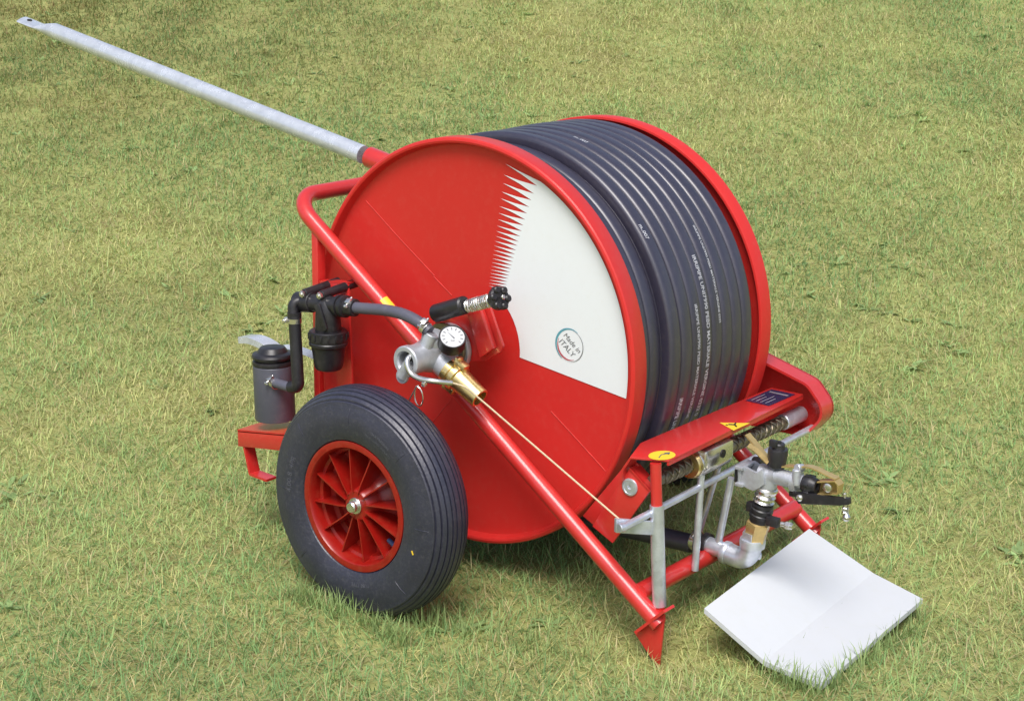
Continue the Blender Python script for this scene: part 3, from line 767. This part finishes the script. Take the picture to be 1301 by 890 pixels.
q = [V(.386, .37, zc+.0047), V(.438, .37, zc+.0047), V(.438, .470, zc+.0047), V(.386, .470, zc+.0047)]
dp = sticker('rating_plate', q, M['blueink'])
b = MB()
for k in range(4):
    x_ = .393+.010*k; b.poly([V(x_, .380, zc+.0051), V(x_+.0022, .380, zc+.0051), V(x_+.0022, .43-.012*(k % 2), zc+.0051), V(x_, .43-.012*(k % 2), zc+.0051)])
b.poly([V(.392, .448, zc+.0051), V(.432, .448, zc+.0051), V(.432, .455, zc+.0051), V(.392, .455, zc+.0051)])
b.build('plate_print', M['galv'], cov)
# worm shaft
WX, WZ = .434, .300
b = MB(); b.cyl((WX, -.015, WZ), (WX, .50, WZ), .0118, n=28)
for ph in (0, math.pi):
    for sg in (1, -1):
        b.tube([V(WX+.0125*math.cos(ph+sg*t*2*math.pi/30), .01+.44*t/330, WZ+.0125*math.sin(ph+sg*t*2*math.pi/30)) for t in range(331)], .0016, 6)
wm = b.build('worm_shaft', M['worm'], cart)
MB().cyl((WX, .43, WZ), (WX, .505, WZ), .0155).build('shaft_collar', M['galv'], wm)
# carriage
b = MB(); b.lathe(V(WX, .108, WZ), Y, [(0, .012), (0, .0255), (.003, .027), (.097, .027), (.100, .0255), (.100, .012)], 40)
b.box((WX+.006, .158, WZ+.010), X*.024, Y*.048, Z*.020, .008); 
car = b.build('carriage', M['zinc'], cart)
MB().lathe(V(WX, .0985, WZ), Y, [(0, .012), (0, .0225), (.003, .0245), (.009, .0245), (.009, .012)], 36).build('carriage_bush', M['brass'], car)
b = MB(); cc_ = V(WX+.0310, .165, WZ+.012); b.lathe(cc_, X, [(-.003, 0), (-.003, .0075), (.0008, .0075), (.0008, 0)], 20); b.build('grub_hole', M['dark'], car)
b = MB()
b.tube([V(WX+.016, .118, WZ-.018), at(883, 724, 'y', .105)], .0066, 14)
b.tube([V(WX+.004, .200, WZ-.018), at(884, 690, 'y', .215)], .0060, 14)
b.build('guide_rod', M['galv'], car)
# release post, sleeve, arm and trip bar
pt0 = at(833, 588, 'y', -.03); pt1 = at(838, 782, 'y', -.03)
def po(t): return pt0.lerp(pt1, t)
b = MB(); b.tube([po(0), po(1)], .0098, 18); post = b.build('release_post', M['red'], cart)
b = MB(); b.tube([po(.27), po(.93)], .0122, 24); b.build('sleeve', M['galv'], post)
am = po(.42); ae = at(784, 667, 'y', -.103)
b = MB(); dv_ = (ae-am).normalized(); nv_ = dv_.cross(Z).normalized(); mid_ = (am+ae)/2
b.box(mid_, dv_*((am-ae).length/2+.004), nv_*.0035, Z*.0125, .001); b.build('release_arm', M['galv'], post)
r0 = at(791, 670, 'y', -.112); r1 = at(1032, 543, 'y', .50)
b = MB(); b.tube([r0, r1], .0066, 16); tb_ = b.build('trip_bar', M['galv'], cart)
MB().cyl(r0-V(.003, .006, 0), r0+V(0, .004, 0), .0078).build('bar_end', M['galv'], tb_)

# ------------------------------------------------------------------ THE SPRINKLER SLED
sled = empty('sprinkler_sled', 'impact sprinkler on a bent white skid plate at the front of the cart', 'sprinkler', (.66, .2, 0))
def S(name, mb, m, parent=None, ang=32):
    o = mb.build(name, m, parent or sled, ang)
    if not parent: o.location = -Vector(sled.location)
    return o
b = MB(); T_ = .009
rows = []
Lr, Rr = [], []
prof = [((.541, -.002, .094), (.496, .450, .094)), ((.6645, -.0128, .0412), (.6315, .450, .0412)), ((.6675, -.0132, .0399), (.6345, .450, .0399)), ((.779, -.022, .034), (.754, .411, .034))]
for l, r in prof:
    l, r = V(*l), V(*r)
    rows.append([b.bm.verts.new(p) for p in (l, r, r-Z*T_, l-Z*T_)])
for A, B in zip(rows[:-1], rows[1:]):
    for k in range(4): b.face([A[k], A[(k+1) % 4], B[(k+1) % 4], B[k]])
b.face(rows[0][::-1]); b.face(rows[-1])
bmesh.ops.bevel(b.bm, geom=[e for e in b.bm.edges if len(e.link_faces) == 2 and e.calc_face_angle() > 1], offset=.002, segments=2, affect='EDGES', profile=.5)
S('skid_plate', b, M['plate'], ang=3)
SY = .18
def s(u, v, y=SY): return at(u, v, 'y', y)
# coupling and elbow
el0, el1 = s(897, 690), s(947, 710)
b = MB(); dc = (el1-el0).normalized()
b.lathe(el0, dc, [(0, 0), (0, .0150), (.052, .0155), (.053, .0155)], 28)
b.lathe(s(922, 701), dc, [(-.004, .015), (-.004, .0205), (.003, .0215), (.006, .0205), (.006, .016)], 32)
b.tube(fillet([s(922, 701), s(949, 712), s(957, 686)], .024, 10), .0195, 26)
b.lathe(s(956, 690), Z, [(-.006, .019), (-.006, .0225), (.006, .0235), (.010, .0225), (.010, .018)], 32)
b.lathe(s(958, 684), Z, [(0, .02), (0, .0215), (.014, .0215), (.014, .0)], 6)
b.tube([s(956, 704), s(966, 706, SY+.01)], .007, 10)
elb = S('pipe_elbow', b, M['galv'], ang=40)
b = MB(); b.lathe(s(894, 689), dc, [(0, .014), (0, .0205), (.010, .0205), (.010, .014)], 28); S('hose_collar', b, M['black'])
cl_ = clamp(s(884, 686), dc, .0185, sled, (.2, -.5, .8)); cl_.location = -Vector(sled.location)
# riser
ra = (s(985, 590)-s(958, 684)).normalized(); ra = V(ra.x*.8, -.0, ra.z).normalized(); rb = s(958, 688)
def rr(h): return rb+ra*h
b = MB(); b.lathe(rr(.006), ra, [(0, 0), (0, .0205), (.018, .0205), (.020, .022), (.034, .022), (.036, .019), (.036, 0)], 6)
S('hex_nut', b, M['gold'], ang=40)
b = MB(); b.lathe(rr(.042), ra, [(0, 0), (0, .0175), (.008, .0175), (.009, .0200), (.015, .0205), (.017, .0185), (.019, .0185), (.020, .0205), (.026, .0205), (.028, .0185), (.030, .0185), (.032, .0195), (.036, .0185), (.037, 0)], 36)
b.box(rr(.068)+V(-.020, -.004, 0), X*.007, Y*.007, Z*.009, .002)
b.box(rr(.055)+V(.029, -.006, -.004), X*.012, Y*.007, Z*.0085, .002); S('swivel_collar', b, M['black'])
b = MB(); q0 = rr(.055)+V(.044, -.006, -.004); b.cyl(q0, q0+V(.010, 0, 0), .0045); b.cyl(q0+V(.010, 0, 0), q0+V(.020, 0, 0), .0075, n=6); b.cyl(q0+V(.018, 0, 0), q0+V(.024, 0, 0), .0055)
S('clamp_screw', b, M['zinc'])
b = MB(); b.lathe(rr(.079), ra, [(0, .010), (0, .0165), (.004, .0195), (.007, .0165), (.011, .0160), (.014, .0195), (.018, .0160), (.022, .019), (.027, .0205), (.030, .0195), (.032, .017)], 36)
S('swivel_bearing', b, M['zinc'])
# sprinkler body: neck, barrel, counterweight vane
bp0 = s(972, 596); bar0, bar1 = s(966, 599), s(1024, 614); bdv = (bar1-bar0).normalized()
b = MB(); b.tube(spline([rr(.108), s(977, 612), s(980, 604), s(988, 603)], 5), .0158, 24)
b.cyl(bar0, bar1, .0158, .0135, 28); b.lathe(s(1008, 610), bdv, [(0, .0145), (0, .019), (.012, .019), (.012, .0135)], 28)
b.cyl(s(1012, 596, SY-.012), s(1012, 616, SY-.012), .0075)
b.cyl(s(1012, 594, SY-.012), s(1020, 594, SY+.004), .007)
v_ = [s(*q) for q in ((944, 590), (952, 588), (968, 598), (976, 592), (978, 612), (964, 620), (958, 616), (945, 611))]
b.prism([p-V(0, .020, 0) for p in v_], (0, .006, 0)); b.prism([p+V(0, .014, 0) for p in v_], (0, .006, 0))
b.box(s(947, 601), X*.003, Y*.022, Z*.017, .002)
for q in ((948, 590), (948, 611)): b.box(s(*q)+V(0, -.003, 0), X*.008, Y*.024, Z*.003, .001)
body = S('sprinkler_body', b, M['cast'], ang=40)
b = MB(); b.box(s(946, 601)-V(.007, 0, 0), X*.004, Y*.018, Z*.014, .002); b.cyl(s(970, 588, SY+.03), s(958, 588, SY+.03), .012); S('rubber_pad', b, M['black'])
b = MB(); b.lathe(s(986, 592), Z+V(.08, 0, 0), [(0, 0), (0, .0150), (.002, .0165), (.030, .0178), (.034, .0165), (.034, .0115), (.036, .0110), (.042, .0108), (.044, .009), (.044, .004), (.047, .0035), (.048, 0)], 36)
b.box(s(987, 562)+V(0, -.012, .002), X*.007, Y*.004, Z*.006, .001); S('spring_cap', b, M['black'])
# swing arm of gilded strip
b = MB(); wv = V(.0, .016, .0)
b.strip(spline([s(946, 553, SY-.008), s(957, 566, SY-.008), s(968, 580, SY-.008), s(978, 592, SY-.008), s(1000, 594, SY-.008), s(1022, 594, SY-.008), s(1034, 597, SY-.008), s(1048, 604, SY-.008), s(1061, 610, SY-.008)], 3), wv, .0025)
b.strip([s(949, 568, SY-.02), s(958, 574, SY-.02), s(974, 590, SY-.02)], V(0, .01, .004), .0025)
b.strip([s(1038, 613, SY-.010), s(1060, 612, SY-.010), s(1064, 617, SY-.010), s(1063, 627, SY-.010), s(1038, 627, SY-.010)], V(0, .020, 0), .002)
b.prism([s(*q, SY+.012) for q in ((1036, 609), (1062, 609), (1064, 628), (1036, 628))], (0, .002, 0), 0)
arm = S('swing_arm', b, M['gold'], ang=40)
b = MB(); nz = s(1024, 614); b.lathe(nz, bdv, [(-.004, 0), (-.004, .0145), (0, .0165), (.012, .0165), (.018, .013), (.022, .0125), (.022, .007), (.012, .006), (.012, 0)], 28)
for k in range(6):
    a = k*math.pi/3; pv = bdv.orthogonal().normalized(); pw = bdv.cross(pv); b.box(nz+bdv*.006+(pv*math.cos(a)+pw*math.sin(a))*.0165, bdv*.006, (pv*-math.sin(a)+pw*math.cos(a))*.003, (pv*math.cos(a)+pw*math.sin(a))*.002, .0008)
S('nozzle', b, M['black'])
b = MB(); b.lathe(s(1052, 619, SY-.010), -Y, [(0, 0), (0, .008), (.003, .008), (.004, .006), (.004, 0)], 20); S('arm_screw', b, M['zinc'])
# deflector lever
b = MB(); la, lb = s(1004, 631, SY-.01), s(1076, 637, SY-.01)
b.prism([s(1006, 626, SY-.016), s(1014, 625, SY-.016), s(1070, 634, SY-.016), s(1078, 632, SY-.016), s(1079, 641, SY-.016), s(1068, 642, SY-.016), s(1014, 640, SY-.016)], (0, .010, 0), .0015)
b.prism([s(1002, 624, SY+.006), s(1068, 634, SY+.006), s(1068, 640, SY+.006), s(1002, 630, SY+.006)], (0, .006, 0), .001)
S('trip_lever', b, M['black'])
b = MB(); b.lathe(s(1016, 632, SY-.0165), -Y, [(0, 0), (0, .0065), (.002, .006), (.004, .003), (.004, 0)], 20); S('lever_pivot', b, M['zinc']); b = MB()
b.cyl(s(1073, 626, SY-.011), s(1075, 652, SY-.011), .0032)
b.tube([s(1074.5, 643, SY-.011)+V(.0050*math.cos(t*.9), .0050*math.sin(t*.9), -.0004*t) for t in range(30)], .0011, 6)
b.lathe(s(1075.5, 657, SY-.011), Z, [(-.007, 0), (-.006, .004), (-.002, .0068), (.002, .0068), (.006, .004), (.008, .003), (.008, 0)], 20)
S('lever_screw', b, M['zinc'])
# push rod of the sled that meets the trip bar
b = MB(); b.tube([s(911, 697), s(931, 606)+V(.0, -.004, 0)], .0068, 16); S('push_rod', b, M['galv'])

# ------------------------------------------------------------------ fallen leaf
lp = at(521, 58, 'z', .86)
E_ = Vector((lp.x, lp.y)); 
for _ in range(12):
    lp = at(521, 58, 'z', float(gz(lp.x, lp.y))+.03)
b = MB(); rows = []
for k in range(7):
    t = k/6; ww = .022*math.sin(math.pi*min(1, .05+t*.95))**.8*(1 if k < 6 else .1)
    rows.append([b.bm.verts.new(lp+V(CR.x*q*ww, CR.y*q*ww, .012*abs(q)+.09*(t-.5))+V(VD.x, VD.y, 0)*(.05*(t-.5))) for q in (-1, 0, 1)])
for A, B in zip(rows[:-1], rows[1:]):
    for j in (0, 1): b.face([A[j], A[j+1], B[j+1], B[j]])
lf = b.build('fallen_leaf', mat('dry_leaf', (.42, .24, .04), .6, var=.3, vscale=60)); lf['label'] = 'small dry yellow leaf lying on the grass behind the drum'; lf['category'] = 'leaf'
